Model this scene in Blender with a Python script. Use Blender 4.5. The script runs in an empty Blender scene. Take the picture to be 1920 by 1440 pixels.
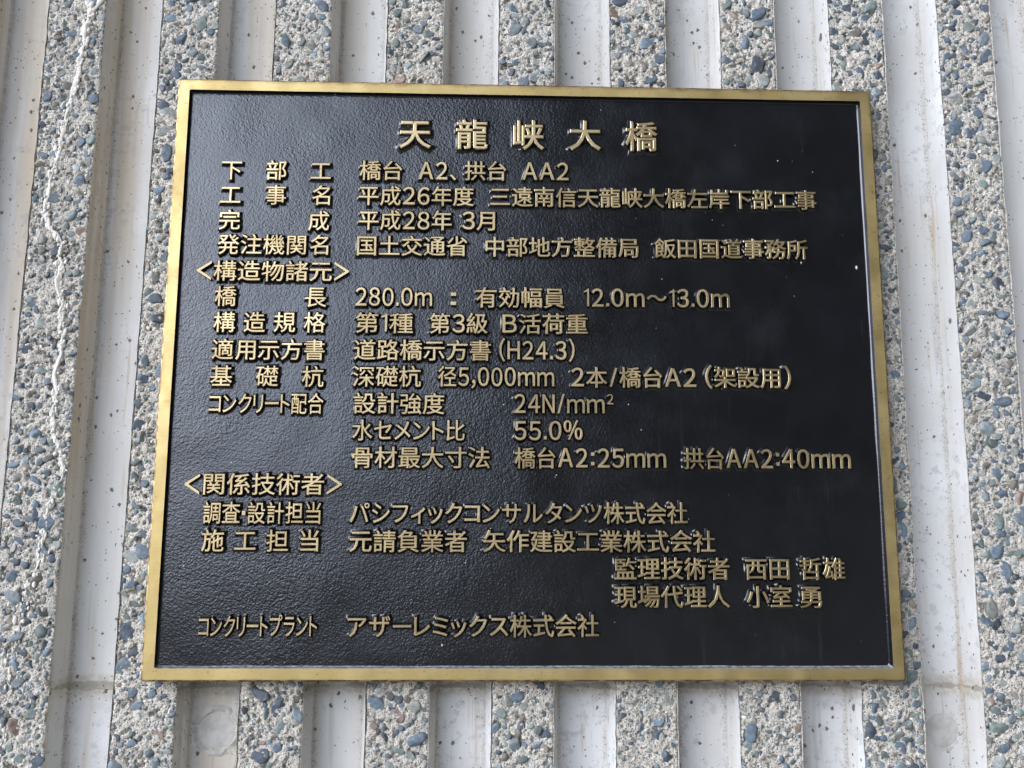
import bpy, bmesh, math
import numpy as np
from mathutils import Matrix, Vector

S = bpy.context.scene
COL = S.collection
RNG = np.random.default_rng(7)
ZC = 1.5                       # height of the plaque's centre above the ground

# ------------------------------------------------------------------ camera
cam = bpy.data.cameras.new("camera")
cam.sensor_width = 36.0
cam.lens = 35.625
cam.clip_start = 0.02
cam.clip_end = 60.0
camo = bpy.data.objects.new("camera", cam)
COL.objects.link(camo)
_R = [[0.9994838480552197, 0.0033119101828816113, 0.031954166045619126],
      [0.008723809149910501, -0.9852758329896976, -0.1707496063842409],
      [0.030918160207981507, 0.17094023568896174, -0.9847961734247122]]
_p = (-0.03896, 0.81999, -0.15597)          # right, out of the wall, up (from plaque centre)


def w3(v):                                   # plaque axes (right, up, out) -> world axes
    return Vector((v[0], -v[2], v[1]))


ax, ay, az = w3(_R[0]), -w3(_R[1]), -w3(_R[2])
M = Matrix((ax, ay, az)).transposed().to_4x4()
M.translation = Vector((_p[0], -_p[1], ZC + _p[2]))
camo.matrix_world = M
S.camera = camo

# ------------------------------------------------------------------ light
SUN_DIR = Vector((-0.70, -0.62, 0.42)).normalized()      # towards the sun
elev = math.asin(SUN_DIR.z)
world = bpy.data.worlds.new("World")
S.world = world
world.use_nodes = True
nt = world.node_tree
nt.nodes.clear()
N = nt.nodes.new
L = nt.links.new
out = N("ShaderNodeOutputWorld")
bg = N("ShaderNodeBackground")
bg.inputs["Strength"].default_value = 0.10
L(bg.outputs[0], out.inputs[0])
sky = N("ShaderNodeTexSky")
sky.sky_type = 'NISHITA'
sky.sun_disc = False
sky.sun_elevation = elev
sky.sun_rotation = math.atan2(SUN_DIR.x, SUN_DIR.y)
sky.dust_density = 4.0
sky.air_density = 1.0
tc = N("ShaderNodeTexCoord")
sep = N("ShaderNodeSeparateXYZ")
L(tc.outputs["Generated"], sep.inputs[0])


def wrange(src, a, b, c=0.0, d=1.0):
    m = N("ShaderNodeMapRange")
    m.interpolation_type = 'SMOOTHSTEP'
    for k, v in zip(("From Min", "From Max", "To Min", "To Max"), (a, b, c, d)):
        m.inputs[k].default_value = v
    L(src, m.inputs["Value"])
    return m.outputs[0]


def wmath(op, a, b):
    m = N("ShaderNodeMath")
    m.operation = op
    for i, v in enumerate((a, b)):
        if isinstance(v, (int, float)):
            m.inputs[i].default_value = v
        else:
            L(v, m.inputs[i])
    return m.outputs[0]


def wmix(f, a, b, blend='MIX'):
    m = N("ShaderNodeMix")
    m.data_type = 'RGBA'
    m.blend_type = blend
    for k, v in ((0, f), (6, a), (7, b)):
        if isinstance(v, (int, float)):
            m.inputs[k].default_value = v
        elif isinstance(v, tuple):
            m.inputs[k].default_value = v
        else:
            L(v, m.inputs[k])
    return m.outputs[2]


# sky masked to shape the light: open left; unseen deck, woods, ground put in as tones
left = wrange(sep.outputs[0], 0.05, -0.24)
above = wrange(sep.outputs[2], -0.05, 0.15)
unseen_deck = wrange(sep.outputs[2], 0.35, 0.75, 1.0, 0.15)
opening = wmath('MULTIPLY', wmath('MULTIPLY', left, above), unseen_deck)
side = wrange(sep.outputs[0], -0.30, -0.85, 1.0, 1.45)          # added boost far left, to brighten the left-facing rib flanks
soft = wmix(0.75, sky.outputs[0], (27.0, 31.0, 39.5, 1))         # thin cloud over the blue
shade = wmix(wrange(sep.outputs[2], -0.25, 0.15), (1.7, 1.66, 1.6, 1), (.62, .60, .56, 1))
vec = N("ShaderNodeVectorMath")
vec.operation = 'SCALE'
L(soft, vec.inputs[0])
L(side, vec.inputs["Scale"])
L(wmix(opening, shade, vec.outputs[0]), bg.inputs["Color"])

sun = bpy.data.lights.new("sun", 'SUN')
sun.energy = 0.55
sun.angle = math.radians(54)
sun.color = (1.0, 0.985, 0.97)
suno = bpy.data.objects.new("sun", sun)
suno.rotation_euler = SUN_DIR.to_track_quat('Z', 'Y').to_euler()
suno.location = (-3, -3, 4)
COL.objects.link(suno)

vs = S.view_settings
vs.view_transform = 'Standard'
vs.look = 'None'
vs.exposure = 0.82
vs.gamma = 1.0
vs.use_curve_mapping = False
S.render.engine = 'CYCLES'
S.cycles.use_denoising = True
S.cycles.max_bounces = 6
S.cycles.sample_clamp_indirect = 4.0


# ------------------------------------------------------------------ materials
class Mat:
    """small helper around a node material"""

    def __init__(self, name):
        self.m = bpy.data.materials.new(name)
        self.m.use_nodes = True
        self.t = self.m.node_tree
        self.b = self.t.nodes["Principled BSDF"]
        self.co = self.t.nodes.new("ShaderNodeTexCoord").outputs["Object"]

    def n(self, kind):
        return self.t.nodes.new(kind)

    def put(self, sock, v):
        if isinstance(v, bpy.types.NodeSocket):
            self.t.links.new(v, sock)
        else:
            sock.default_value = v

    def set(self, **kw):
        for k, v in kw.items():
            self.put(self.b.inputs[k.replace("_", " ")], v)

    def scaled(self, s, co=None):
        m = self.n("ShaderNodeMapping")
        m.inputs["Scale"].default_value = s
        self.put(m.inputs["Vector"], co or self.co)
        return m.outputs[0]

    def noise(self, scale, detail=3, rough=.55, co=None, dist=0.0, out=0):
        x = self.n("ShaderNodeTexNoise")
        x.inputs["Scale"].default_value = scale
        x.inputs["Detail"].default_value = detail
        x.inputs["Roughness"].default_value = rough
        x.inputs["Distortion"].default_value = dist
        self.put(x.inputs["Vector"], co or self.co)
        return x.outputs[out]

    def voro(self, scale, feature='F1', co=None, rand=1.0):
        x = self.n("ShaderNodeTexVoronoi")
        x.feature = feature
        x.inputs["Scale"].default_value = scale
        x.inputs["Randomness"].default_value = rand
        self.put(x.inputs["Vector"], co or self.co)
        return x

    def rng(self, v, a, b, c=0.0, d=1.0, smooth=True):
        m = self.n("ShaderNodeMapRange")
        if smooth:
            m.interpolation_type = 'SMOOTHSTEP'
        for k, q in zip(("From Min", "From Max", "To Min", "To Max"), (a, b, c, d)):
            m.inputs[k].default_value = q
        self.put(m.inputs["Value"], v)
        return m.outputs[0]

    def math(self, op, a, b=0.0, c=0.0):
        m = self.n("ShaderNodeMath")
        m.operation = op
        self.put(m.inputs[0], a)
        self.put(m.inputs[1], b)
        self.put(m.inputs[2], c)
        return m.outputs[0]

    def mix(self, f, a, b, blend='MIX'):
        m = self.n("ShaderNodeMix")
        m.data_type = 'RGBA'
        m.blend_type = blend
        self.put(m.inputs[0], f)
        self.put(m.inputs[6], a)
        self.put(m.inputs[7], b)
        return m.outputs[2]

    def sep(self, v=None):
        x = self.n("ShaderNodeSeparateXYZ")
        self.put(x.inputs[0], v or self.co)
        return x.outputs

    def bump(self, h, strength, dist, prev=None):
        b = self.n("ShaderNodeBump")
        self.put(b.inputs["Strength"], strength)
        b.inputs["Distance"].default_value = dist
        self.put(b.inputs["Height"], h)
        if prev is not None:
            self.put(b.inputs["Normal"], prev)
        return b.outputs[0]


def c4(r, g, b):
    return (r, g, b, 1.0)


# --- smooth cast concrete of the grooves (object coordinates are world metres)
def concrete():
    k = Mat("smooth_concrete")
    xyz = k.sep()
    col = k.mix(k.rng(k.noise(9, 4), .35, .7), c4(.56, .555, .53), c4(.65, .65, .64))
    # tan run-off stains drawn out vertically, strongest at the left of the wall
    tall = k.scaled((38, 38, 1.6))
    st = k.math('MULTIPLY', k.rng(k.noise(1.0, 4, .6, co=tall), .44, .64), k.rng(xyz[0], -.05, -.42, .28, 1.0))
    col = k.mix(st, col, c4(.51, .445, .35))
    tall2 = k.scaled((90, 90, 5))
    st2 = k.math('MULTIPLY', k.rng(k.noise(1.0, 3, .6, co=tall2), .60, .72), .45)
    col = k.mix(st2, col, c4(.38, .375, .345))
    # grey damp blotches
    bl = k.math('MULTIPLY', k.rng(k.noise(95, 5, .68), .53, .63), k.rng(k.noise(9, 2), .42, .60))
    col = k.mix(k.math('MULTIPLY', bl, .40), col, c4(.30, .305, .30))
    # fine speckle
    col = k.mix(k.math('MULTIPLY', k.rng(k.noise(900, 2), .58, .75), .30), col, c4(.33, .32, .29))
    # cast-joint band at plaque-bottom height: sandy, brown
    dz = k.math('ABSOLUTE', k.math('ADD', xyz[2], -(ZC - .2575)))
    wob = k.math('ADD', dz, k.math('MULTIPLY', k.math('ADD', k.noise(60, 3), -.5), .012))
    band = k.rng(wob, .011, .004)
    line = k.rng(wob, .0022, .0008)
    col = k.mix(k.math('MULTIPLY', band, .7), col, k.mix(k.rng(k.noise(260, 3), .4, .65), c4(.40, .37, .30), c4(.56, .52, .45)))
    col = k.mix(k.math('MULTIPLY', line, .55), col, c4(.20, .19, .15))
    # bug holes: scattered cells with a small dark pit
    pits = None
    for sc, rad, keep in ((75, .13, .22), (170, .24, .26), (30, .085, .16), (330, .3, .22)):
        v = k.voro(sc, co=k.scaled((1, 1, .8)))
        cs = k.n("ShaderNodeSeparateColor")
        k.put(cs.inputs[0], v.outputs["Color"])
        d = k.math('ADD', v.outputs["Distance"], k.math('MULTIPLY', k.math('ADD', k.noise(sc * 4, 2), -.5), rad * 2.2))
        r = k.math('MULTIPLY', cs.outputs[1], rad)
        pit = k.math('MULTIPLY', k.rng(k.math('SUBTRACT', d, r), .012, -.02), k.math('LESS_THAN', cs.outputs[0], keep))
        pits = pit if pits is None else k.math('MAXIMUM', pits, pit)
    col = k.mix(k.math('MULTIPLY', pits, .88), col, c4(.075, .068, .058))
    # dirt and rust gathered in the creases on either side of each groove floor
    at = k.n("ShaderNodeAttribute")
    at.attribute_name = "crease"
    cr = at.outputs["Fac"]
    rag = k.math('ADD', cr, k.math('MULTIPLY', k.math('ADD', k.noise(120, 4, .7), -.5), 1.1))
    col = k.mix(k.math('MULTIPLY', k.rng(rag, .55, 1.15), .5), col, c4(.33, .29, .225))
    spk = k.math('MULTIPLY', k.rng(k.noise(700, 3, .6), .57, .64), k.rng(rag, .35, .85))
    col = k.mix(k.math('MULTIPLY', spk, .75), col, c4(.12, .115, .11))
    # rusty lines that follow the creases
    rust = k.math('MULTIPLY', k.rng(k.noise(1.0, 4, .6, co=k.scaled((170, 170, 7))), .59, .70), k.rng(k.noise(7, 2), .43, .58))
    col = k.mix(k.math('MULTIPLY', rust, .55), col, c4(.43, .315, .185))
    h = k.math('ADD', k.math('MULTIPLY', k.noise(160, 4), .25), k.math('MULTIPLY', k.noise(25, 3), .5))
    h = k.math('SUBTRACT', h, k.math('MULTIPLY', pits, 1.2))
    h = k.math('ADD', h, k.math('MULTIPLY', k.math('MULTIPLY', band, k.noise(300, 3)), 1.0))
    k.set(Base_Color=col, Roughness=.78, Normal=k.bump(h, .55, .0016))
    k.b.inputs["Specular IOR Level"].default_value = .35
    return k.m


# --- washed aggregate: sandy matrix, stones carry their own colour attribute
def matrix_mat():
    k = Mat("sandy_mortar")
    base = k.mix(k.rng(k.noise(14, 3), .35, .65), c4(.54, .50, .425), c4(.64, .60, .52))
    v = k.voro(620)
    cs = k.n("ShaderNodeSeparateColor")
    k.put(cs.inputs[0], v.outputs["Color"])
    grain = k.math('MULTIPLY', k.rng(v.outputs["Distance"], .50, .36), k.math('LESS_THAN', cs.outputs[0], .50))
    gcol = k.mix(cs.outputs[1], c4(.055, .065, .08), c4(.21, .21, .205))
    col = k.mix(k.math('MULTIPLY', grain, .9), base, gcol)
    v2 = k.voro(1100)
    cs2 = k.n("ShaderNodeSeparateColor")
    k.put(cs2.inputs[0], v2.outputs["Color"])
    col = k.mix(k.math('MULTIPLY', k.math('LESS_THAN', cs2.outputs[0], .4), .65), col, k.mix(cs2.outputs[1], c4(.20, .19, .18), c4(.68, .65, .58)))
    h = k.math('ADD', k.math('MULTIPLY', v.outputs["Distance"], -.7), k.noise(800, 3))
    k.set(Base_Color=col, Roughness=.9, Normal=k.bump(h, .8, .0012))
    k.b.inputs["Specular IOR Level"].default_value = .25
    return k.m


def stone_mat():
    k = Mat("pebble")
    a = k.n("ShaderNodeAttribute")
    a.attribute_name = "tint"
    v = k.rng(k.noise(260, 4, .6), .3, .7, .72, 1.25)
    hsv = k.n("ShaderNodeHueSaturation")
    k.put(hsv.inputs["Color"], a.outputs["Color"])
    k.put(hsv.inputs["Value"], v)
    film = k.rng(k.noise(180, 4, .65), .56, .70)            # remains of cement film
    col = k.mix(k.math('MULTIPLY', film, .35), hsv.outputs[0], c4(.42, .41, .38))
    k.set(Base_Color=col, Roughness=.62, Normal=k.bump(k.noise(500, 4), .35, .0008))
    k.b.inputs["Specular IOR Level"].default_value = .4
    return k.m


def brass(name, c1, c2, rough, dirt=.6, rim=False):
    k = Mat(name)
    xyz = k.sep()
    col = k.mix(k.rng(k.noise(30, 4), .35, .68), c1, c2)
    # fine hand-finishing strokes along both directions
    s1 = k.noise(1.0, 2, .5, co=k.scaled((60, 900, 2600)))
    col = k.mix(k.math('MULTIPLY', k.rng(s1, .45, .75), .18), col, c4(.30, .20, .08))
    # brown tarnish in small specks and blots
    sp = k.math('MULTIPLY', k.rng(k.noise(420, 3, .6), .63, .70), k.rng(k.noise(22, 3), .45, .62))
    col = k.mix(k.math('MULTIPLY', sp, dirt), col, c4(.12, .075, .035))
    if rim:                                   # browned edges of the frame, ragged, worst along the top
        ex = k.math('SUBTRACT', .300, k.math('ABSOLUTE', xyz[0]))
        ez = k.math('SUBTRACT', .2498, k.math('ABSOLUTE', xyz[2]))
        e = k.math('MINIMUM', ex, ez)
        topz = k.rng(xyz[2], .20, .245, 1.0, 2.1)
        ee = k.math('ADD', k.math('DIVIDE', e, topz), k.math('MULTIPLY', k.math('ADD', k.noise(55, 5, .7), -.5), .0046))
        col = k.mix(k.math('MULTIPLY', k.rng(ee, .0022, -.0002), .75), col, c4(.20, .12, .06))
        sc = k.rng(k.noise(1.0, 3, .6, co=k.scaled((110, 500, 240))), .62, .74)
        col = k.mix(k.math('MULTIPLY', sc, .35), col, c4(.30, .22, .10))
    r = k.rng(k.noise(45, 4), .3, .7, rough - .07, rough + .09)
    k.set(Base_Color=col, Metallic=1.0, Roughness=r,
          Normal=k.bump(k.math('ADD', k.math('MULTIPLY', s1, .5), k.noise(60, 3)), .10, .0006))
    return k.m


def rim_brass():
    """outer flank and arris of the frame: browned, unpolished"""
    k = Mat("tarnished_bronze")
    col = k.mix(k.rng(k.noise(150, 4), .4, .62), c4(.16, .105, .05), c4(.50, .37, .17))
    k.set(Base_Color=col, Metallic=.9, Roughness=.5, Normal=k.bump(k.noise(400, 3), .2, .0006))
    return k.m


def black_paint():
    k = Mat("black_baked_paint")
    xyz = k.sep()
    base = k.mix(k.rng(k.noise(12, 4), .35, .7), c4(.0018, .0026, .0042), c4(.0034, .0047, .0072))
    # thin grey dust film: soft clouds and vertical wipe marks
    cl = k.math('MULTIPLY', k.rng(k.noise(16, 5, .65), .50, .72), .02)
    wipe = k.math('MULTIPLY', k.rng(k.noise(1.0, 4, .65, co=k.scaled((170, 170, 14))), .60, .76), .035)
    col = k.mix(k.math('ADD', cl, wipe), base, c4(.16, .18, .20))
    # runs of lime at the bottom edge
    low = k.rng(xyz[2], -.185, -.238)
    run = k.math('MULTIPLY', k.math('MULTIPLY', k.rng(k.noise(1.0, 3, .6, co=k.scaled((95, 95, 7))), .66, .74), low), .02)
    col = k.mix(run, col, c4(.40, .42, .43))
    # tiny pale grit
    v = k.voro(300)
    cs = k.n("ShaderNodeSeparateColor")
    k.put(cs.inputs[0], v.outputs["Color"])
    grit = k.math('MULTIPLY', k.rng(v.outputs["Distance"], .22, .10), k.math('LESS_THAN', cs.outputs[0], .003))
    col = k.mix(grit, col, c4(.5, .5, .48))
    f = k.noise(700, 2, .5, dist=.1)
    g = k.voro(480, 'SMOOTH_F1').outputs["Distance"]
    h = k.math('ADD', f, k.math('MULTIPLY', g, -.55))
    h = k.math('ADD', h, k.math('MULTIPLY', k.noise(90, 2), .5))
    r = k.rng(k.noise(40, 3), .3, .7, .15, .22)
    r = k.math('ADD', r, k.math('MULTIPLY', k.math('ADD', cl, run), 1.2))
    k.set(Base_Color=col, Roughness=r, Normal=k.bump(h, k.math('MULTIPLY', k.rng(xyz[0], .10, -.12, .45, 1.0), k.rng(k.noise(9, 3), .3, .65, .5, 1.0)), .00029))
    k.b.inputs["Specular IOR Level"].default_value = .8
    return k.m


def plain(name, c, rough, bump=None, var=.25, scale=120):
    k = Mat(name)
    d = tuple(q * (1 - var) for q in c)
    k.set(Base_Color=k.mix(k.rng(k.noise(scale, 4), .35, .65), c4(*d), c4(*c)), Roughness=rough)
    if bump:
        k.set(Normal=k.bump(k.noise(bump[0], 3), bump[1], bump[2]))
    return k.m


MAT = dict(
    concrete=concrete(), mortar=matrix_mat(), stone=stone_mat(), paint=black_paint(),
    frame=brass("brushed_brass", c4(.46, .35, .15), c4(.54, .425, .20), .52, .8, True),
    rim=rim_brass(),
    face=brass("dull_brass", c4(.42, .325, .175), c4(.58, .465, .265), .42, .9),
    lime=plain("lime_crust", (.74, .71, .64), .75, (600, .7, .0010), .14, 260),
    plug=plain("mortar_plug", (.545, .53, .49), .8, (250, .5, .0010), .24, 90),
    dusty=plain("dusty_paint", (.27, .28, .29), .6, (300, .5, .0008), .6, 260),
    fleck=plain("white_fleck", (.72, .71, .68), .6),
)


# ------------------------------------------------------------------ helpers
def link(name, me, parent=None, loc=None):
    o = bpy.data.objects.new(name, me)
    COL.objects.link(o)
    if parent is not None:
        o.parent = parent
    if loc is not None:
        o.location = loc
    return o


def np_mesh(name, verts, faces, mats, mi=None, smooth=True, tint=None):
    """verts (n,3), faces list of arrays (quads or tris, each (m,k))"""
    me = bpy.data.meshes.new(name)
    verts = np.asarray(verts, np.float32)
    loops = np.concatenate([f.ravel() for f in faces]).astype(np.int32)
    sizes = np.concatenate([np.full(len(f), f.shape[1]) for f in faces]).astype(np.int32)
    starts = np.concatenate([[0], np.cumsum(sizes)[:-1]]).astype(np.int32)
    me.vertices.add(len(verts))
    me.vertices.foreach_set("co", verts.ravel())
    me.loops.add(len(loops))
    me.loops.foreach_set("vertex_index", loops)
    me.polygons.add(len(sizes))
    me.polygons.foreach_set("loop_start", starts)
    me.polygons.foreach_set("loop_total", sizes)
    for m in mats:
        me.materials.append(m)
    if mi is not None:
        me.polygons.foreach_set("material_index", np.asarray(mi, np.int32))
    me.polygons.foreach_set("use_smooth", np.full(len(sizes), bool(smooth)))
    me.update(calc_edges=True)
    if tint is not None:
        at = me.attributes.new("tint", 'FLOAT_COLOR', 'POINT')
        at.data.foreach_set("color", np.asarray(tint, np.float32).ravel())
    me.validate()
    return me


def vnoise(x, y, seed):
    """smooth 2-D value noise, arrays in cell units"""
    xi, yi = np.floor(x).astype(np.int64), np.floor(y).astype(np.int64)
    fx, fy = x - xi, y - yi
    fx, fy = fx * fx * (3 - 2 * fx), fy * fy * (3 - 2 * fy)

    def hsh(a, b):
        n = (a * 374761393 + b * 668265263 + seed * 1442695041) & 0x7fffffff
        n = ((n ^ (n >> 13)) * 1274126177) & 0x7fffffff
        return ((n ^ (n >> 16)) & 0xffff) / 65535.0
    a, b = hsh(xi, yi), hsh(xi + 1, yi)
    c, d = hsh(xi, yi + 1), hsh(xi + 1, yi + 1)
    return (a * (1 - fx) + b * fx) * (1 - fy) + (c * (1 - fx) + d * fx) * fy


# ------------------------------------------------------------------ the ribbed wall
PITCH, RIBW, X0, LEAN = .09916, .05016, -.02725, .005
FACE, FLOOR, SLOPE = .015, .041, .0044       # depth behind the plaque's front of rib face, groove floor; run of flank
ZLO, ZHI = ZC - .40, ZC + .43                # fully detailed band
WLO, WHI = 0.0, 3.0

wall = bpy.data.objects.new("concrete_wall", None)
COL.objects.link(wall)
wall["label"] = "pale grey ribbed concrete wall with pebbly raised strips, carrying the black and brass plaque"
wall["category"] = "wall"


def rib_left(i):
    return X0 + (i - 4) * PITCH


def wall_body():
    """one cross-section drawn up the wall: flanks, creases, groove floors; rib cores a little behind the pebbled faces"""
    prof = []                                # (x, y)
    tag = []
    for i in range(-11, 20):
        xl = rib_left(i)
        xr = xl + RIBW
        detailed = 0 <= i <= 10
        f = FACE + (.004 if detailed else 0)
        # groove to the left of this rib ends with the left flank
        prof += [(xl - SLOPE - .0012, FLOOR), (xl - SLOPE, FLOOR - .0012), (xl - .0038, FLOOR - .004), (xl, FACE + .0006),
                 (xl + .0012, f + .0012), (xr - .0012, f + .0012), (xr, FACE + .0006),
                 (xr + .0038, FLOOR - .004), (xr + SLOPE, FLOOR - .0012), (xr + SLOPE + .0012, FLOOR)]
        # floor in between, three strips
        nx = rib_left(i + 1) - SLOPE - .0012
        a = xr + SLOPE + .0012
        for q in (.12, .3, .7, .88):
            prof.append((a + (nx - a) * q, FLOOR))
        tag += [0, 0, 0, 1, 1, 1, 0, 0, 0] + [0] * 5
    prof = np.array(prof)
    tag = np.array(tag[:len(prof) - 1])
    zs = np.concatenate([np.linspace(WLO, ZLO - .02, 6), np.arange(ZLO, ZHI, .006), np.linspace(ZHI + .02, WHI, 6)])
    n, m = len(prof), len(zs)
    X, Z = np.meshgrid(prof[:, 0], zs)
    Y = np.repeat(prof[None, :, 1], m, 0)
    flat = np.repeat((prof[None, :, 1] >= FLOOR - 1e-6), m, 0)
    j = (vnoise(X * 60 + 50, Z * 30, 3) - .5) * .0010
    Y = Y + np.where(flat, j, 0)
    # ragged arrises
    edge = np.repeat((np.abs(prof[None, :, 1] - (FACE + .0006)) < 1e-6), m, 0)
    X = X + LEAN * (Z - ZC) + np.where(edge, (vnoise(X * 300, Z * 120, 5) - .5) * .0011, 0)
    V = np.stack([X.ravel(), Y.ravel(), Z.ravel()], 1)
    idx = np.arange(n * m).reshape(m, n)
    F = np.stack([idx[:-1, :-1], idx[:-1, 1:], idx[1:, 1:], idx[1:, :-1]], -1).reshape(-1, 4)
    mi = np.repeat(tag[None, :], m - 1, 0).ravel()
    # solid back
    b0 = len(V)
    xa, xb = prof[0, 0] - .02, prof[-1, 0] + .02
    V = np.vstack([V, [[xa, .30, WLO], [xb, .30, WLO], [xb, .30, WHI], [xa, .30, WHI]]])
    F2 = np.array([[b0, b0 + 3, b0 + 2, b0 + 1]])
    F3 = np.array([[idx[0, 0], b0, b0 + 3, idx[-1, 0]][::-1], [idx[0, -1], b0 + 1, b0 + 2, idx[-1, -1]]])
    me = np_mesh("groove_surface", V, [F, F2, F3], [MAT["concrete"], MAT["mortar"]],
                 np.concatenate([mi, [0], [0, 0]]), smooth=True)
    me.set_sharp_from_angle(angle=math.radians(35))
    cv = np.zeros(len(prof))
    for a in range(len(prof)):
        if prof[a, 1] >= FLOOR - .0013:
            dd = np.abs(prof[:, 0] - prof[a, 0])[np.abs(prof[:, 1] - (FLOOR - .0012)) < 1e-6].min()
            cv[a] = max(0, 1 - dd / .010)
    at = me.attributes.new("crease", 'FLOAT', 'POINT')
    at.data.foreach_set("value", np.concatenate([np.repeat(cv[None, :], m, 0).ravel(), [0] * 4]).astype(np.float32))
    return link("groove_surface", me, wall)


wall_body()


def ico(sub):
    bm = bmesh.new()
    bmesh.ops.create_icosphere(bm, subdivisions=sub, radius=1.0)
    v = np.array([q.co[:] for q in bm.verts])
    f = np.array([[q.index for q in t.verts] for t in bm.faces])
    bm.free()
    return v, f


ICO = {s: ico(s) for s in (2, 3, 4)}
STONE_COLS = np.array([[.125, .155, .195], [.15, .175, .205], [.095, .115, .15], [.19, .21, .225], [.17, .20, .19],
                       [.13, .165, .205], [.24, .245, .235], [.075, .085, .105], [.21, .18, .155], [.30, .29, .27],
                       [.155, .18, .175], [.11, .135, .175], [.27, .19, .16], [.36, .36, .35]])
STONE_COLS = STONE_COLS * np.array([.97, 1.03, 1.0])
STONE_W = np.array([11, 11, 9, 10, 8, 9, 9, 6, 7, 6, 8, 8, 2, 3])
STONE_W = STONE_W / STONE_W.sum()


def stone(rad):
    """one water-worn pebble: ellipsoid cut by a few planes, local axes x, z in the face, y outwards"""
    sub = 4 if rad > .0048 else (3 if rad > .0022 else 2)
    v, f = ICO[sub]
    v = v.copy()
    # soft random cuts make it angular
    for _ in range(RNG.integers(4, 9)):
        d = RNG.normal(size=3)
        d /= np.linalg.norm(d)
        h = RNG.uniform(.50, .90)
        s = v @ d
        v = v - np.outer(np.maximum(s - h, 0) * .85, d)
    d = np.array([RNG.normal() * .25, -1, RNG.normal() * .25])     # worn face turned outwards
    d /= np.linalg.norm(d)
    v = v - np.outer(np.maximum(v @ d - RNG.uniform(.35, .7), 0) * .8, d)
    # gentle lumps
    q = RNG.normal(size=(3, 3)) * 1.5
    v = v * (1 + .06 * np.sin(v @ q + RNG.uniform(0, 6, 3)).sum(1, keepdims=True) / 1.7)
    asp = RNG.uniform(.55, .95)
    v = v * np.array([rad, rad * RNG.uniform(.40, .6), rad * asp])
    tilt = RNG.normal(size=2) * .22
    ca, sa = math.cos(tilt[0]), math.sin(tilt[0])
    v = v @ np.array([[1, 0, 0], [0, ca, -sa], [0, sa, ca]])
    ca, sa = math.cos(tilt[1]), math.sin(tilt[1])
    v = v @ np.array([[ca, -sa, 0], [sa, ca, 0], [0, 0, 1]])
    a = RNG.normal(0, 1.0)
    a += math.pi / 2 if RNG.random() < .6 else 0
    ca, sa = math.cos(a), math.sin(a)
    return v @ np.array([[ca, 0, -sa], [0, 1, 0], [sa, 0, ca]]), f


def hidden(x, z):
    return (np.abs(x) < .283) & (np.abs(z - ZC) < .233)


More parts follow.
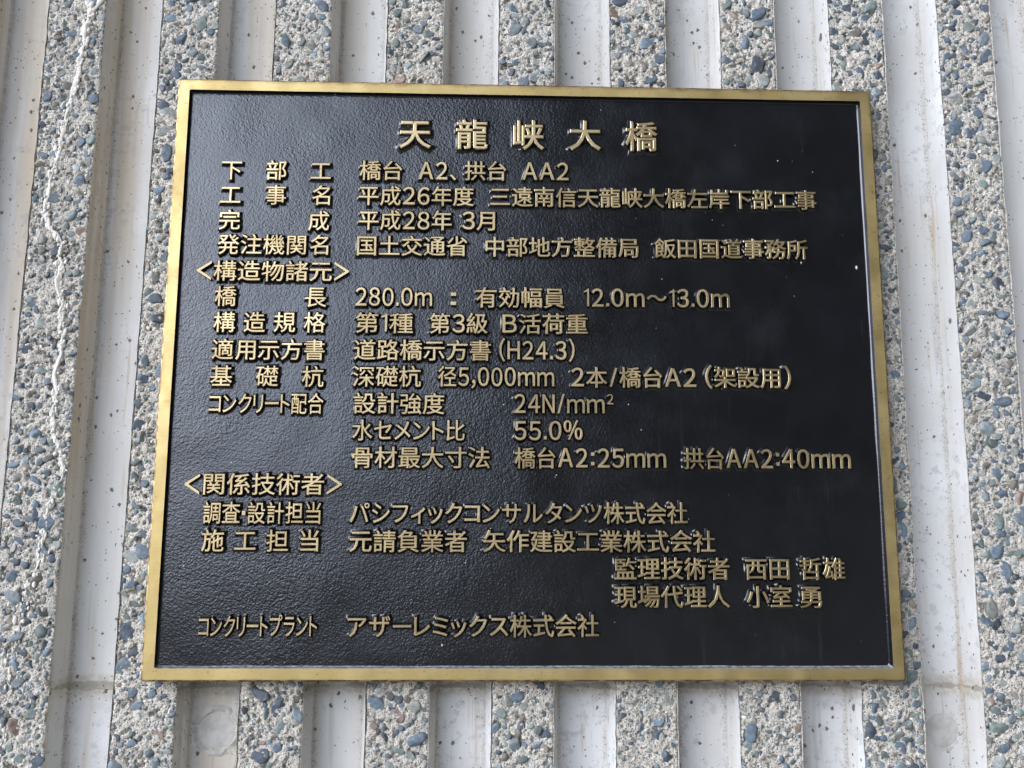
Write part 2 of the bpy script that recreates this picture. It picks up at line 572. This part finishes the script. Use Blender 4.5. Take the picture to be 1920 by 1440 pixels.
def rib(i):
    xl = rib_left(i)
    st = .001
    nx = int(RIBW / st) + 1
    zs = np.arange(ZLO, ZHI + st, st)
    xs = np.linspace(0, RIBW, nx)
    X, Z = np.meshgrid(xs, zs)
    gx = X + xl
    # coarse + fine roughness, small pits
    h = (vnoise(gx * 90, Z * 90, 11) - .5) * .0014 + (vnoise(gx * 260, Z * 260, 12) - .5) * .0016 + (vnoise(gx * 600, Z * 600, 13) - .5) * .0012
    p = vnoise(gx * 330, Z * 330, 14)
    h -= np.clip(p - .66, 0, 1) * .013
    edge = np.minimum(X, RIBW - X)
    h = h * np.clip(edge / .004, .25, 1) - np.clip(.0022 - edge, 0, 1) * .35
    Y = FACE + .0012 - h
    Y[:, 0] = FACE + .004
    Y[:, -1] = FACE + .004
    rag = (vnoise(gx * 0 + i * 7.3, Z * 170, 15) - .5) * .0018 + (vnoise(gx * 0 + i * 3.1, Z * 420, 16) - .5) * .0008
    XX = gx + LEAN * (Z - ZC) + np.where(X < .01, rag, 0) * (1 - X / .01) + np.where(X > RIBW - .01, rag, 0) * (1 - (RIBW - X) / .01)
    V = [np.stack([XX.ravel(), Y.ravel(), Z.ravel()], 1)]
    m = len(zs)
    idx = np.arange(nx * m).reshape(m, nx)
    F = np.stack([idx[:-1, :-1], idx[:-1, 1:], idx[1:, 1:], idx[1:, :-1]], -1).reshape(-1, 4)
    cx = gx[:-1, :-1].ravel() + st / 2
    cz = Z[:-1, :-1].ravel() + st / 2
    F = F[~hidden(cx, cz)]
    quads = F
    tint = [np.tile([[.4, .4, .4, 1]], (nx * m, 1))]
    tris = []
    off = nx * m
    placed = np.zeros((0, 3))
    big = .75 + .5 * (i / 10.0)              # ribs to the right show coarser stones
    zone = RNG.random() * 100
    for lo, hi, cnt, gap in ((.0062, .0096, int(75 * big), .72), (.0040, .0062, int(230 * big), .74), (.0024, .0040, 700, .78),
                             (.0013, .0024, 2900, .84), (.0008, .0013, 3000, .9)):
        tries = 0
        got = 0
        while got < cnt and tries < cnt * 4:
            tries += 1
            r = lo + (hi - lo) * RNG.random() ** 1.6
            x = RNG.uniform(r * .55, RIBW - r * .55)
            z = RNG.uniform(ZLO, ZHI)
            if r > .0024 and vnoise(np.array([x * 18 + zone]), np.array([z * 9]), 21)[0] < RNG.uniform(0, .5):
                continue
            if hidden(np.array(xl + x), np.array(z)):
                got += 1
                continue
            if len(placed):
                dd = np.hypot(placed[:, 0] - x, placed[:, 1] - z)
                if (dd < (placed[:, 2] + r) * gap).any():
                    continue
            placed = np.vstack([placed, [[x, z, r]]])
            got += 1
            v, f = stone(r)
            # sink the stone so that only its cap stands proud
            thick = -v[:, 1].min()
            proud = min(thick * RNG.uniform(.2, .8), .0019 if r > .003 else .0012)
            sx = xl + np.clip(x, np.abs(v[:, 0]).max() * .86 + .0004, RIBW - np.abs(v[:, 0]).max() * .86 - .0004)
            v = v + np.array([sx + LEAN * (z - ZC), FACE + .0012 - proud + thick, z])
            V.append(v)
            tris.append(f + off)
            off += len(v)
            c = STONE_COLS[RNG.choice(len(STONE_COLS), p=STONE_W)] * RNG.uniform(.7, 1.35)
            if r < .0024 and RNG.random() < .27:
                c = np.array([.56, .52, .445]) * RNG.uniform(.55, 1.35)
            tint.append(np.tile([[c[0], c[1], c[2], 1]], (len(v), 1)))
    # plain continuation above and below the detailed band
    V = np.vstack(V)
    T = np.vstack(tris)
    me = np_mesh("rib", V, [quads, T], [MAT["mortar"], MAT["stone"]],
                 np.concatenate([np.zeros(len(quads)), np.ones(len(T))]), True, np.vstack(tint))
    return link("rib", me, wall)


for i in range(11):
    rib(i)


# --- lime deposit that has run down the second strip
CREST = [(-389.5, 329.7), (-384.0, 319.6), (-388.0, 309.3), (-388.3, 291.6), (-390.6, 266.5), (-392.5, 246.5), (-398.0, 229.2), (-400.7, 214.4),
         (-401.9, 199.8), (-403.5, 182.8), (-405.9, 170.7), (-407.2, 158.7), (-409.6, 146.7), (-409.5, 132.5), (-404.0, 118.4),
         (-395.4, 109.1), (-393.5, 92.8), (-393.3, 74.2), (-392.3, 60.4), (-388.8, 52.4), (-390.6, 39.8), (-387.0, 21.6), (-388.0, 5.8),
         (-390.6, -7.7), (-386.5, -18.8), (-389.7, -32.2), (-389.6, -47.6), (-386.4, -60.8), (-382.0, -69.5), (-377.9, -86.9),
         (-383.8, -106.3), (-389.4, -117.1), (-391.0, -136.3), (-391.7, -153.2), (-394.5, -170.0), (-398.7, -182.5)]


def lime_run(path, w0, w1, seed):
    path = [(-389.5, 380.0), (-389.2, 352.0)] + path if seed == 1 else path
    P = np.array(path) / 1000.0
    d = np.concatenate([[0], np.cumsum(np.hypot(*np.diff(P, axis=0).T))])
    s = np.arange(0, d[-1], .0016)
    x = np.interp(s, d, P[:, 0])
    z = np.interp(s, d, P[:, 1])
    # round off the corners
    ker = np.hanning(9)
    ker /= ker.sum()
    x = np.convolve(np.pad(x, 4, 'edge'), ker, 'valid') + (vnoise(s * 140, s * 0, seed) - .5) * .0035
    z = np.convolve(np.pad(z, 4, 'edge'), ker, 'valid')
    lump = .5 + 1.15 * vnoise(s * 130, s * 0 + 4, seed + 1) ** 1.5 + .35 * vnoise(s * 420, s * 0 + 9, seed + 2)
    w = np.interp(s, [0, s[-1] * .55, s[-1]], [w0, (w0 + w1) * .5, w1]) * lump
    n = 12
    V, F = [], []
    for a, (px, pz, r) in enumerate(zip(x, z, w)):
        for b in range(n):
            t = 2 * math.pi * b / n
            rr = r * (1 + .22 * math.sin(3 * t + a * .07) + .15 * math.sin(2 * t - a * .11))
            V.append((px + math.cos(t) * rr, FACE + .0014 - math.sin(t) * rr * .75, ZC + pz))
    m = len(x)
    for a in range(m - 1):
        for b in range(n):
            F.append((a * n + b, a * n + (b + 1) % n, (a + 1) * n + (b + 1) % n, (a + 1) * n + b))
    return np.array(V), np.array(F)


V1, F1 = lime_run(CREST, .0022, .0010, 1)
V2, F2 = lime_run([(-371, 336), (-376, 331), (-379, 325), (-384, 320), (-388, 314)], .0021, .0021, 5)
lv, lf, off = [V1, V2], [F1, F2 + len(V1)], len(V1) + len(V2)
lt = []
trail = CREST + [(-401, -200), (-404, -222), (-405, -250), (-409, -285), (-411, -330), (-412, -380)]
TP = np.array(trail) / 1000.0
td = np.concatenate([[0], np.cumsum(np.hypot(*np.diff(TP, axis=0).T))])
for q in range(620):                          # crusty grains on and beside the run, thinning out towards the bottom
    u = RNG.random() * td[-1]
    px, pz = np.interp(u, td, TP[:, 0]), np.interp(u, td, TP[:, 1])
    fade = 1 - .45 * u / td[-1]
    r = RNG.uniform(.0006, .0023) * fade * (1.2 if q % 9 == 0 else .8)
    v, f = ICO[2]
    v = v * (1 + .25 * np.sin(v @ RNG.normal(size=(3, 3)) * 2 + q).sum(1, keepdims=True) / 2)
    v = v * np.array([r, r * RNG.uniform(.45, .9), r * RNG.uniform(.8, 2.2)])
    sp = .0030 if u < td[-1] * .68 else .0062
    lv.append(v + np.array([px + RNG.normal() * sp * .55, FACE + .0006, ZC + pz]))
    lt.append(f + off)
    off += len(v)
me = np_mesh("lime_deposit", np.vstack(lv), lf + lt, [MAT["lime"]])
link("lime_deposit", me, wall)["label"] = "knobbly white lime streak running down the leftmost pebbly strip"


# --- filled tie holes in the grooves under the plaque
def plug(x, z, r, rough):
    bm = bmesh.new()
    rings = [(0, -.0006), (.5, -.0005), (.85, -.0004), (.93, -.0002), (.97, .0000), (1.0, .0008)]
    prev = None
    n = 48
    for q, y in rings:
        if q == 0:
            cur = [bm.verts.new((0, y, 0))]
        else:
            cur = []
            for a in range(n):
                t = 2 * math.pi * a / n
                k = 1 + .018 * math.sin(3 * t + x * 90) + .012 * math.sin(7 * t)
                cur.append(bm.verts.new((math.cos(t) * r * q * k, y, math.sin(t) * r * q * k)))
        if prev:
            for a in range(n):
                if len(prev) == 1:
                    bm.faces.new((prev[0], cur[a], cur[(a + 1) % n]))
                else:
                    bm.faces.new((prev[a], cur[a], cur[(a + 1) % n], prev[(a + 1) % n]))
        prev = cur
    # rough collar of squeezed-out mortar that dies into the groove floor
    prev = None
    n = 120
    for q in range(13):
        rad = r * (.99 + .52 * q / 12)
        cur = []
        for a in range(n):
            t = 2 * math.pi * a / n
            px, pz = math.cos(t) * rad, math.sin(t) * rad
            h = vnoise(np.array([px * 330 + 40 + x * 900]), np.array([pz * 330 + 40]), 51)[0] + .5 * vnoise(np.array([px * 900 + 90]), np.array([pz * 900 + 90]), 52)[0]
            fade = min(1.0, q / 2) * (1 - (q / 12) ** 1.3)
            cur.append(bm.verts.new((px, .0007 - rough * h * fade * 1.2, pz)))
        if prev:
            for a in range(n):
                bm.faces.new((prev[a], cur[a], cur[(a + 1) % n], prev[(a + 1) % n]))
        prev = cur
    bmesh.ops.recalc_face_normals(bm, faces=bm.faces)
    me = bpy.data.meshes.new("tie_hole_plug")
    bm.to_mesh(me)
    bm.free()
    me.materials.append(MAT["plug"])
    me.polygons.foreach_set("use_smooth", [True] * len(me.polygons))
    me.update()
    if me.polygons[0].normal.y > 0:
        me.flip_normals()
    return link("tie_hole_plug", me, wall, (x, FLOOR - .0002, z))


plug(-.2490, ZC - .2925, .0145, .0030)
plug(.3435, ZC - .2930, .0142, .0007)

# ------------------------------------------------------------------ the plaque
plaque = bpy.data.objects.new("name_plaque", None)
plaque.location = (0, FACE, ZC)
COL.objects.link(plaque)
plaque["label"] = "rectangular black metal bridge plaque with brass frame and raised Japanese lettering on the ribbed wall"
plaque["category"] = "plaque"
FX, FZ, BAND, DEP = .300, .2498, .0102, .0046
OFF = -FACE                                  # plaque children are placed relative to the rib plane


def loop(hx, hz, r, n=6):
    pts = []
    for cx, cz, a0 in ((hx - r, hz - r, 0), (-hx + r, hz - r, 90), (-hx + r, -hz + r, 180), (hx - r, -hz + r, 270)):
        for k in range(n + 1):
            t = math.radians(a0 + 90 * k / n)
            pts.append((cx + math.cos(t) * r, cz + math.sin(t) * r))
    return pts


def frame():
    prof = [  # (half-size inset, depth, corner radius, material of the strip that follows)
        (0.0, FACE, .0022, 1), (0.0, .0013, .0022, 1), (.0004, .0004, .0020, 1), (.0013, 0.0, .0014, 0),
        (BAND - .0003, 0.0, .0012, 2), (BAND, .0005, .0012, 2), (BAND + .0006, DEP - .0008, .0014, 2), (BAND + .0016, DEP + .0002, .0018, 2)]
    V, F, mi = [], [], []
    n = None
    for a, (ins, y, r, mt) in enumerate(prof):
        pts = loop(FX - ins, FZ - ins, r)
        n = len(pts)
        V += [(x, y, z) for x, z in pts]
        if a:
            for b in range(n):
                F.append(((a - 1) * n + b, (a - 1) * n + (b + 1) % n, a * n + (b + 1) % n, a * n + b))
                q = prof[a - 1][3]
                mz = (pts[b][1] + pts[(b + 1) % n][1]) / 2
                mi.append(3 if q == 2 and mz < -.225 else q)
    V = np.array(V)
    V[:, 1] += OFF
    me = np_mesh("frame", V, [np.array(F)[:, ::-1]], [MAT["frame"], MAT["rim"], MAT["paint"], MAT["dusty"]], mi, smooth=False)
    bm = bmesh.new()
    bm.from_mesh(me)
    bmesh.ops.subdivide_edges(bm, edges=[e for e in bm.edges if e.calc_length() > .1], cuts=60, use_grid_fill=False)
    bmesh.ops.recalc_face_normals(bm, faces=bm.faces)
    # hand-finished metal: slightly wavy edges
    for v in bm.verts:
        q = vnoise(np.array([v.co.x * 45 + 9]), np.array([v.co.z * 45]), 31)[0] - .5
        v.co.y += q * .0004
    bm.to_mesh(me)
    bm.free()
    return link("frame", me, plaque)


frame()


def plate():
    hx, hz = FX - BAND - .0004, FZ - BAND - .0004
    nx, nz = 150, 124
    X, Z = np.meshgrid(np.linspace(-hx, hx, nx), np.linspace(-hz, hz, nz))
    Y = DEP + (vnoise(X * 35 + 20, Z * 35, 41) - .5) * .0005
    V = np.stack([X.ravel(), Y.ravel() + OFF, Z.ravel()], 1)
    idx = np.arange(nx * nz).reshape(nz, nx)
    F = np.stack([idx[:-1, :-1], idx[:-1, 1:], idx[1:, 1:], idx[1:, :-1]], -1).reshape(-1, 4)
    # stuck-on droplets of paint and a few pale flecks
    T, Vs, off, mi = [], [V], len(V), [np.zeros(len(F))]
    spots = [(.1195, -.1845, .0018, 1), (.1185, -.1815, .0013, 1), (.1065, -.0035, .0010, 1), (.233, .0945, .0011, 1), (.2805, .0905, .0012, 1),
             (-.0675, -.2225, .0010, 1)]
    for _ in range(70):
        spots.append((RNG.uniform(-hx + .01, hx - .01), RNG.uniform(-hz + .01, hz - .01), RNG.uniform(.0004, .0011), 0))
    for x, z, r, kind in spots:
        v, f = ICO[2]
        v = v * np.array([r * RNG.uniform(.6, 1.0), r * .45, r * RNG.uniform(.8, 1.5)])
        Vs.append(v + np.array([x, DEP + OFF, z]))
        T.append(f + off)
        off += len(v)
        mi.append(np.full(len(f), kind))
    me = np_mesh("back_plate", np.vstack(Vs), [F, np.vstack(T)], [MAT["paint"], MAT["fleck"]], np.concatenate(mi))
    return link("back_plate", me, plaque)


plate()

# ------------------------------------------------------------------ raised lettering
CACHE = {}
LATIN = set("０１２３４５６７８９ＡＢＨＮｍ．，％（）")


def poly_glyph(polys):
    """outline glyphs drawn by hand, units of one em"""
    bm = bmesh.new()
    for pts in polys:
        lo = [bm.verts.new((x, y, -.1)) for x, y in pts]
        hi = [bm.verts.new((x, y, .1)) for x, y in pts]
        bm.faces.new(hi)
        for a in range(len(pts)):
            b = (a + 1) % len(pts)
            bm.faces.new((lo[a], lo[b], hi[b], hi[a]))
    bm.normal_update()
    return bm


def raw_glyph(ch):
    if ch == "１":
        return poly_glyph([[(.31, 0), (.395, 0), (.395, .735), (.33, .735), (.30, .69), (.16, .64), (.16, .57), (.31, .615)]])
    if ch == "＜":
        return poly_glyph([[(.62, -.06), (.62, .05), (.16, .38), (.62, .71), (.62, .82), (.02, .41), (.02, .35)]])
    if ch == "＞":
        return poly_glyph([[(.02, -.06), (.62, .35), (.62, .41), (.02, .82), (.02, .71), (.48, .38), (.02, .05)]])
    if ch == "・":
        return poly_glyph([[(.42, .29), (.60, .29), (.60, .47), (.42, .47)]])
    if ch == "：":
        return poly_glyph([[(.42, .06), (.57, .06), (.57, .21), (.42, .21)], [(.42, .48), (.57, .48), (.57, .63), (.42, .63)]])
    if ch == "．":
        return poly_glyph([[(.02, 0), (.15, 0), (.15, .13), (.02, .13)]])
    if ch == "／":
        return poly_glyph([[(0, -.06), (.10, -.06), (.36, .80), (.26, .80)]])
    c = bpy.data.curves.new("glyph", 'FONT')
    c.body = ch
    c.size = 1
    c.extrude = .1
    c.resolution_u = 5 if ch in LATIN else 3
    o = bpy.data.objects.new("glyph", c)
    COL.objects.link(o)
    dg = bpy.context.evaluated_depsgraph_get()
    dg.update()
    me = bpy.data.meshes.new_from_object(o.evaluated_get(dg))
    bpy.data.objects.remove(o)
    bpy.data.curves.remove(c)
    bm = bmesh.new()
    bm.from_mesh(me)
    bpy.data.meshes.remove(me)
    bmesh.ops.remove_doubles(bm, verts=bm.verts, dist=1e-5)
    bm.normal_update()
    bmesh.ops.delete(bm, geom=[f for f in bm.faces if all(v.co.z < -.05 for v in f.verts)], context='FACES_ONLY')
    return bm


def glyph(ch):
    """verts (n,3) in em units with a drafted flank, faces, material index, ink box"""
    if ch in CACHE:
        return CACHE[ch]
    bm = raw_glyph(ch)
    lat = ch in LATIN
    o_top, o_mid, o_low, o_flr, o_bot = (.003, .022, .046, .070, .130) if lat else (-.001, .019, .042, .066, .125)
    dirs = {}
    for v in bm.verts:
        seen = []
        for f in v.link_faces:
            if abs(f.normal.z) < .5 and not any(f.normal.dot(s) > .999 for s in seen):
                seen.append(f.normal.copy())
        n = Vector((0, 0, 0))
        for s in seen:
            n += s
        if n.length > 1e-4:
            n.normalize()
            dirs[v.index] = np.array(n[:]) / max(.65, n.dot(seen[0]))
    bm.verts.index_update()
    P = [np.array(v.co[:]) for v in bm.verts]
    top = {i for i, p in enumerate(P) if p[2] > 0}
    V = [p + dirs.get(i, 0 * p) * (o_top if i in top else o_bot) for i, p in enumerate(P)]
    for i, p in enumerate(V):
        p[2] = 3.0 if i in top else 0.0      # ring number: 3 face, 2 shoulder, 1 foot of the flank, 0 root
    ring = {}
    for i in sorted(top):
        for lev, o in ((2, o_mid), (1, o_low), (4, o_flr)):
            q = P[i] + dirs.get(i, 0 * P[i]) * o
            q[2] = lev
            ring[i, lev] = len(V)
            V.append(q)
    F, mi = [], []
    for f in bm.faces:
        ix = [v.index for v in f.verts]
        if f.normal.z > .5 or all(i in top for i in ix):
            F.append(ix)
            mi.append(0)
            continue
        if len(ix) != 4:
            continue
        while not (ix[2] in top and ix[3] in top and ix[0] not in top and ix[1] not in top):
            ix = ix[1:] + ix[:1]
            if ix[0] == f.verts[0].index:
                break
        a, b, c, d = ix
        if c not in top or d not in top:
            continue
        c2, d2, c1, d1, c0, d0 = ring[c, 2], ring[d, 2], ring[c, 1], ring[d, 1], ring[c, 4], ring[d, 4]
        F += [[a, b, c0, d0], [d0, c0, c1, d1], [d1, c1, c2, d2], [d2, c2, c, d]]
        mi += [1, 1, 1, 0]
    bm.free()
    V = np.array(V)
    tops = V[V[:, 2] == 3]
    CACHE[ch] = (V, F, mi, (tops[:, 0].min(), tops[:, 0].max()))
    return CACHE[ch]


def is_tight(ch):
    return ch in LATIN or ch in "１・：．／～〜、" or 0x30a0 <= ord(ch) <= 0x30ff


def text_run(name, s, xl, xr, yc, em=.0186, justify=False, slope=.004):
    """one raised line of writing between xl and xr (mm from the plaque's centre)"""
    xl, xr, yc = xl / 1000, xr / 1000, yc / 1000
    boxes = []                               # ink box, cell start, cell width
    for ch in s:
        key = "２" if ch == "²" else ch
        a, b = glyph(key)[3]
        k = .55 if ch == "²" else 1.0
        g = .07 if ch != "：" else .10
        if justify or is_tight(ch) or ch in "＜＞²":
            cell = (a * k - g, b * k + g)
        else:
            cell = (0.0, 1.0)
        boxes.append((key, k, a * k, b * k, cell[0], cell[1]))
    pos, cur = [], 0.0
    for q in boxes:
        pos.append(cur - q[4])
        cur += q[5] - q[4]
    first = pos[0] + boxes[0][2]
    last = pos[-1] + boxes[-1][3]
    if justify:                              # keep the letters' own width, spread them out
        sx = em
        c0 = xl + (boxes[0][3] - boxes[0][2]) * sx / 2
        c1 = xr - (boxes[-1][3] - boxes[-1][2]) * sx / 2
        xs = [c0 + (c1 - c0) * t / max(1, len(s) - 1) - (q[2] + q[3]) / 2 * sx for t, q in enumerate(boxes)]
    else:
        sx = (xr - xl) / (last - first)
        xs = [xl + (p - first) * sx for p in pos]
    V, F, mi, off = [], [], [], 0
    for q, x in zip(boxes, xs):
        g = glyph(q[0])
        v = g[0].copy()
        sy = em * (1.10 if (q[0] in LATIN or q[0] == "１") else 1.0)
        base = .38 if q[0] not in LATIN and q[0] != "１" else .365
        yy = (v[:, 1] - base) * sy
        if q[1] != 1.0:
            yy = yy * q[1] + em * .20
        xx = x + v[:, 0] * q[1] * sx
        jit = RNG.normal(0, .00012)
        zz = np.array([DEP + .0003, DEP * .62, .00055, .0001 + jit * .4, DEP * .89])[v[:, 2].astype(int)]
        W = np.stack([xx, zz + OFF, yc + yy + (xx - xl) * slope + jit], 1)
        V.append(W)
        F += [[t + off for t in f] for f in g[1]]
        mi += g[2]
        off += len(W)
    me = bpy.data.meshes.new(name)
    me.from_pydata(np.vstack(V).tolist(), [], F)
    me.materials.append(MAT["face"])
    me.materials.append(MAT["paint"])
    me.polygons.foreach_set("material_index", mi)
    me.polygons.foreach_set("use_smooth", [m == 1 for m in mi])
    me.update()
    return link(name, me, plaque)


text_run("title_lettering", "天龍峡大橋", -109.8, 111.2, 203.4, .0285, True)["label"] = "large widely spaced title characters at the top of the plaque"
LBL = [("下部工", 168.4), ("工事名", 146.4), ("完成", 124.2), ("発注機関名", 102.8), ("橋長", 58.2), ("構造規格", 36.3), ("適用示方書", 13.2), ("基礎杭", -9.0)]
for s, y in LBL:
    if len(s) == 2:                           # the two characters stand far apart: one part each
        text_run("row_label", s[0], -259, -241.8, y)
        text_run("row_label", s[1], -184.7, -167.5, y + .3)
        continue
    text_run("row_label", s, -259, -167.5, y, .0186, True)
text_run("row_label", "施工担当", -258.9, -166.9, -141.8, .0186, True)
text_run("row_label", "コンクリート配合", -259, -166.9, -31.4)
text_run("row_label", "調査・設計担当", -258.9, -166, -119.9)
text_run("row_label", "コンクリートプラント", -257.7, -165.7, -208)
text_run("section_heading", "＜構造物諸元＞", -275.1, -149.6, 79.8)
text_run("section_heading", "＜関係技術者＞", -274.9, -149.7, -97.0)
ENT = [("橋台", -142.9, -107.3, 169.6), ("Ａ２、", -92.8, -61.5, 169.9), ("拱台", -53.8, -18.8, 170.6), ("ＡＡ２", -4.7, 34.5, 171.0),
       ("平成２６年度", -143.1, -46.3, 147.2), ("三遠南信天龍峡大橋左岸下部工事", -31.8, 247, 147.8), ("平成２８年", -142.5, -64.6, 125.5), ("３月", -55.6, -28.1, 126.2),
       ("国土交通省", -143.2, -51.3, 103.2), ("中部地方整備局", -35.6, 93.2, 103.6), ("飯田国道事務所", 107.2, 237.5, 104.2),
       ("２８０．０ｍ", -143.2, -80.1, 59.0), ("：", -64.5, -60.1, 59.0), ("有効幅員", -43.2, 30.7, 59.6), ("１２．０ｍ〜１３．０ｍ", 46.8, 169.4, 60.4),
       ("第１種", -142.6, -95.5, 36.9), ("第３級", -81.4, -33.8, 37.1), ("Ｂ活荷重", -20.9, 49.7, 37.4),
       ("道路橋示方書", -143.2, -30.9, 14.0), ("（Ｈ２４．３）", -23.5, 38.4, 14.8),
       ("深礎杭", -143.4, -88.1, -8.2), ("径５，０００ｍｍ", -73.7, 21.5, -7.8), ("２本／橋台Ａ２", 36, 139.1, -7.3), ("（架設用）", 147.5, 218.4, -6.6),
       ("設計強度", -141.9, -68.5, -30.6), ("２４Ｎ／ｍｍ²", -11, 70.1, -29.8), ("水セメント比", -142.5, -51.7, -52.6), ("５５．０％", -10.9, 44.5, -51.9),
       ("骨材最大寸法", -141.8, -31.2, -74.8), ("橋台Ａ２：２５ｍｍ", -10.4, 112.7, -74.4), ("拱台ＡＡ２：４０ｍｍ", 127.6, 264.9, -74.0),
       ("パシフィックコンサルタンツ株式会社", -142.6, 129, -119.5), ("元請負業者", -141.9, -49, -141.8), ("矢作建設工業株式会社", -35.4, 150.9, -141.5),
       ("監理技術者", 69.6, 161.9, -162.8), ("西田", 175.2, 210.2, -162.4), ("哲雄", 219.3, 255.3, -162.3),
       ("現場代理人", 69.3, 161.1, -184.8), ("小室", 175.3, 211.4, -184.5), ("勇", 218.3, 235.5, -184.4), ("アザーレミックス株式会社", -141.6, 56.2, -208)]
for s, a, b, y in ENT:
    text_run("row_entry", s, a, b, y)
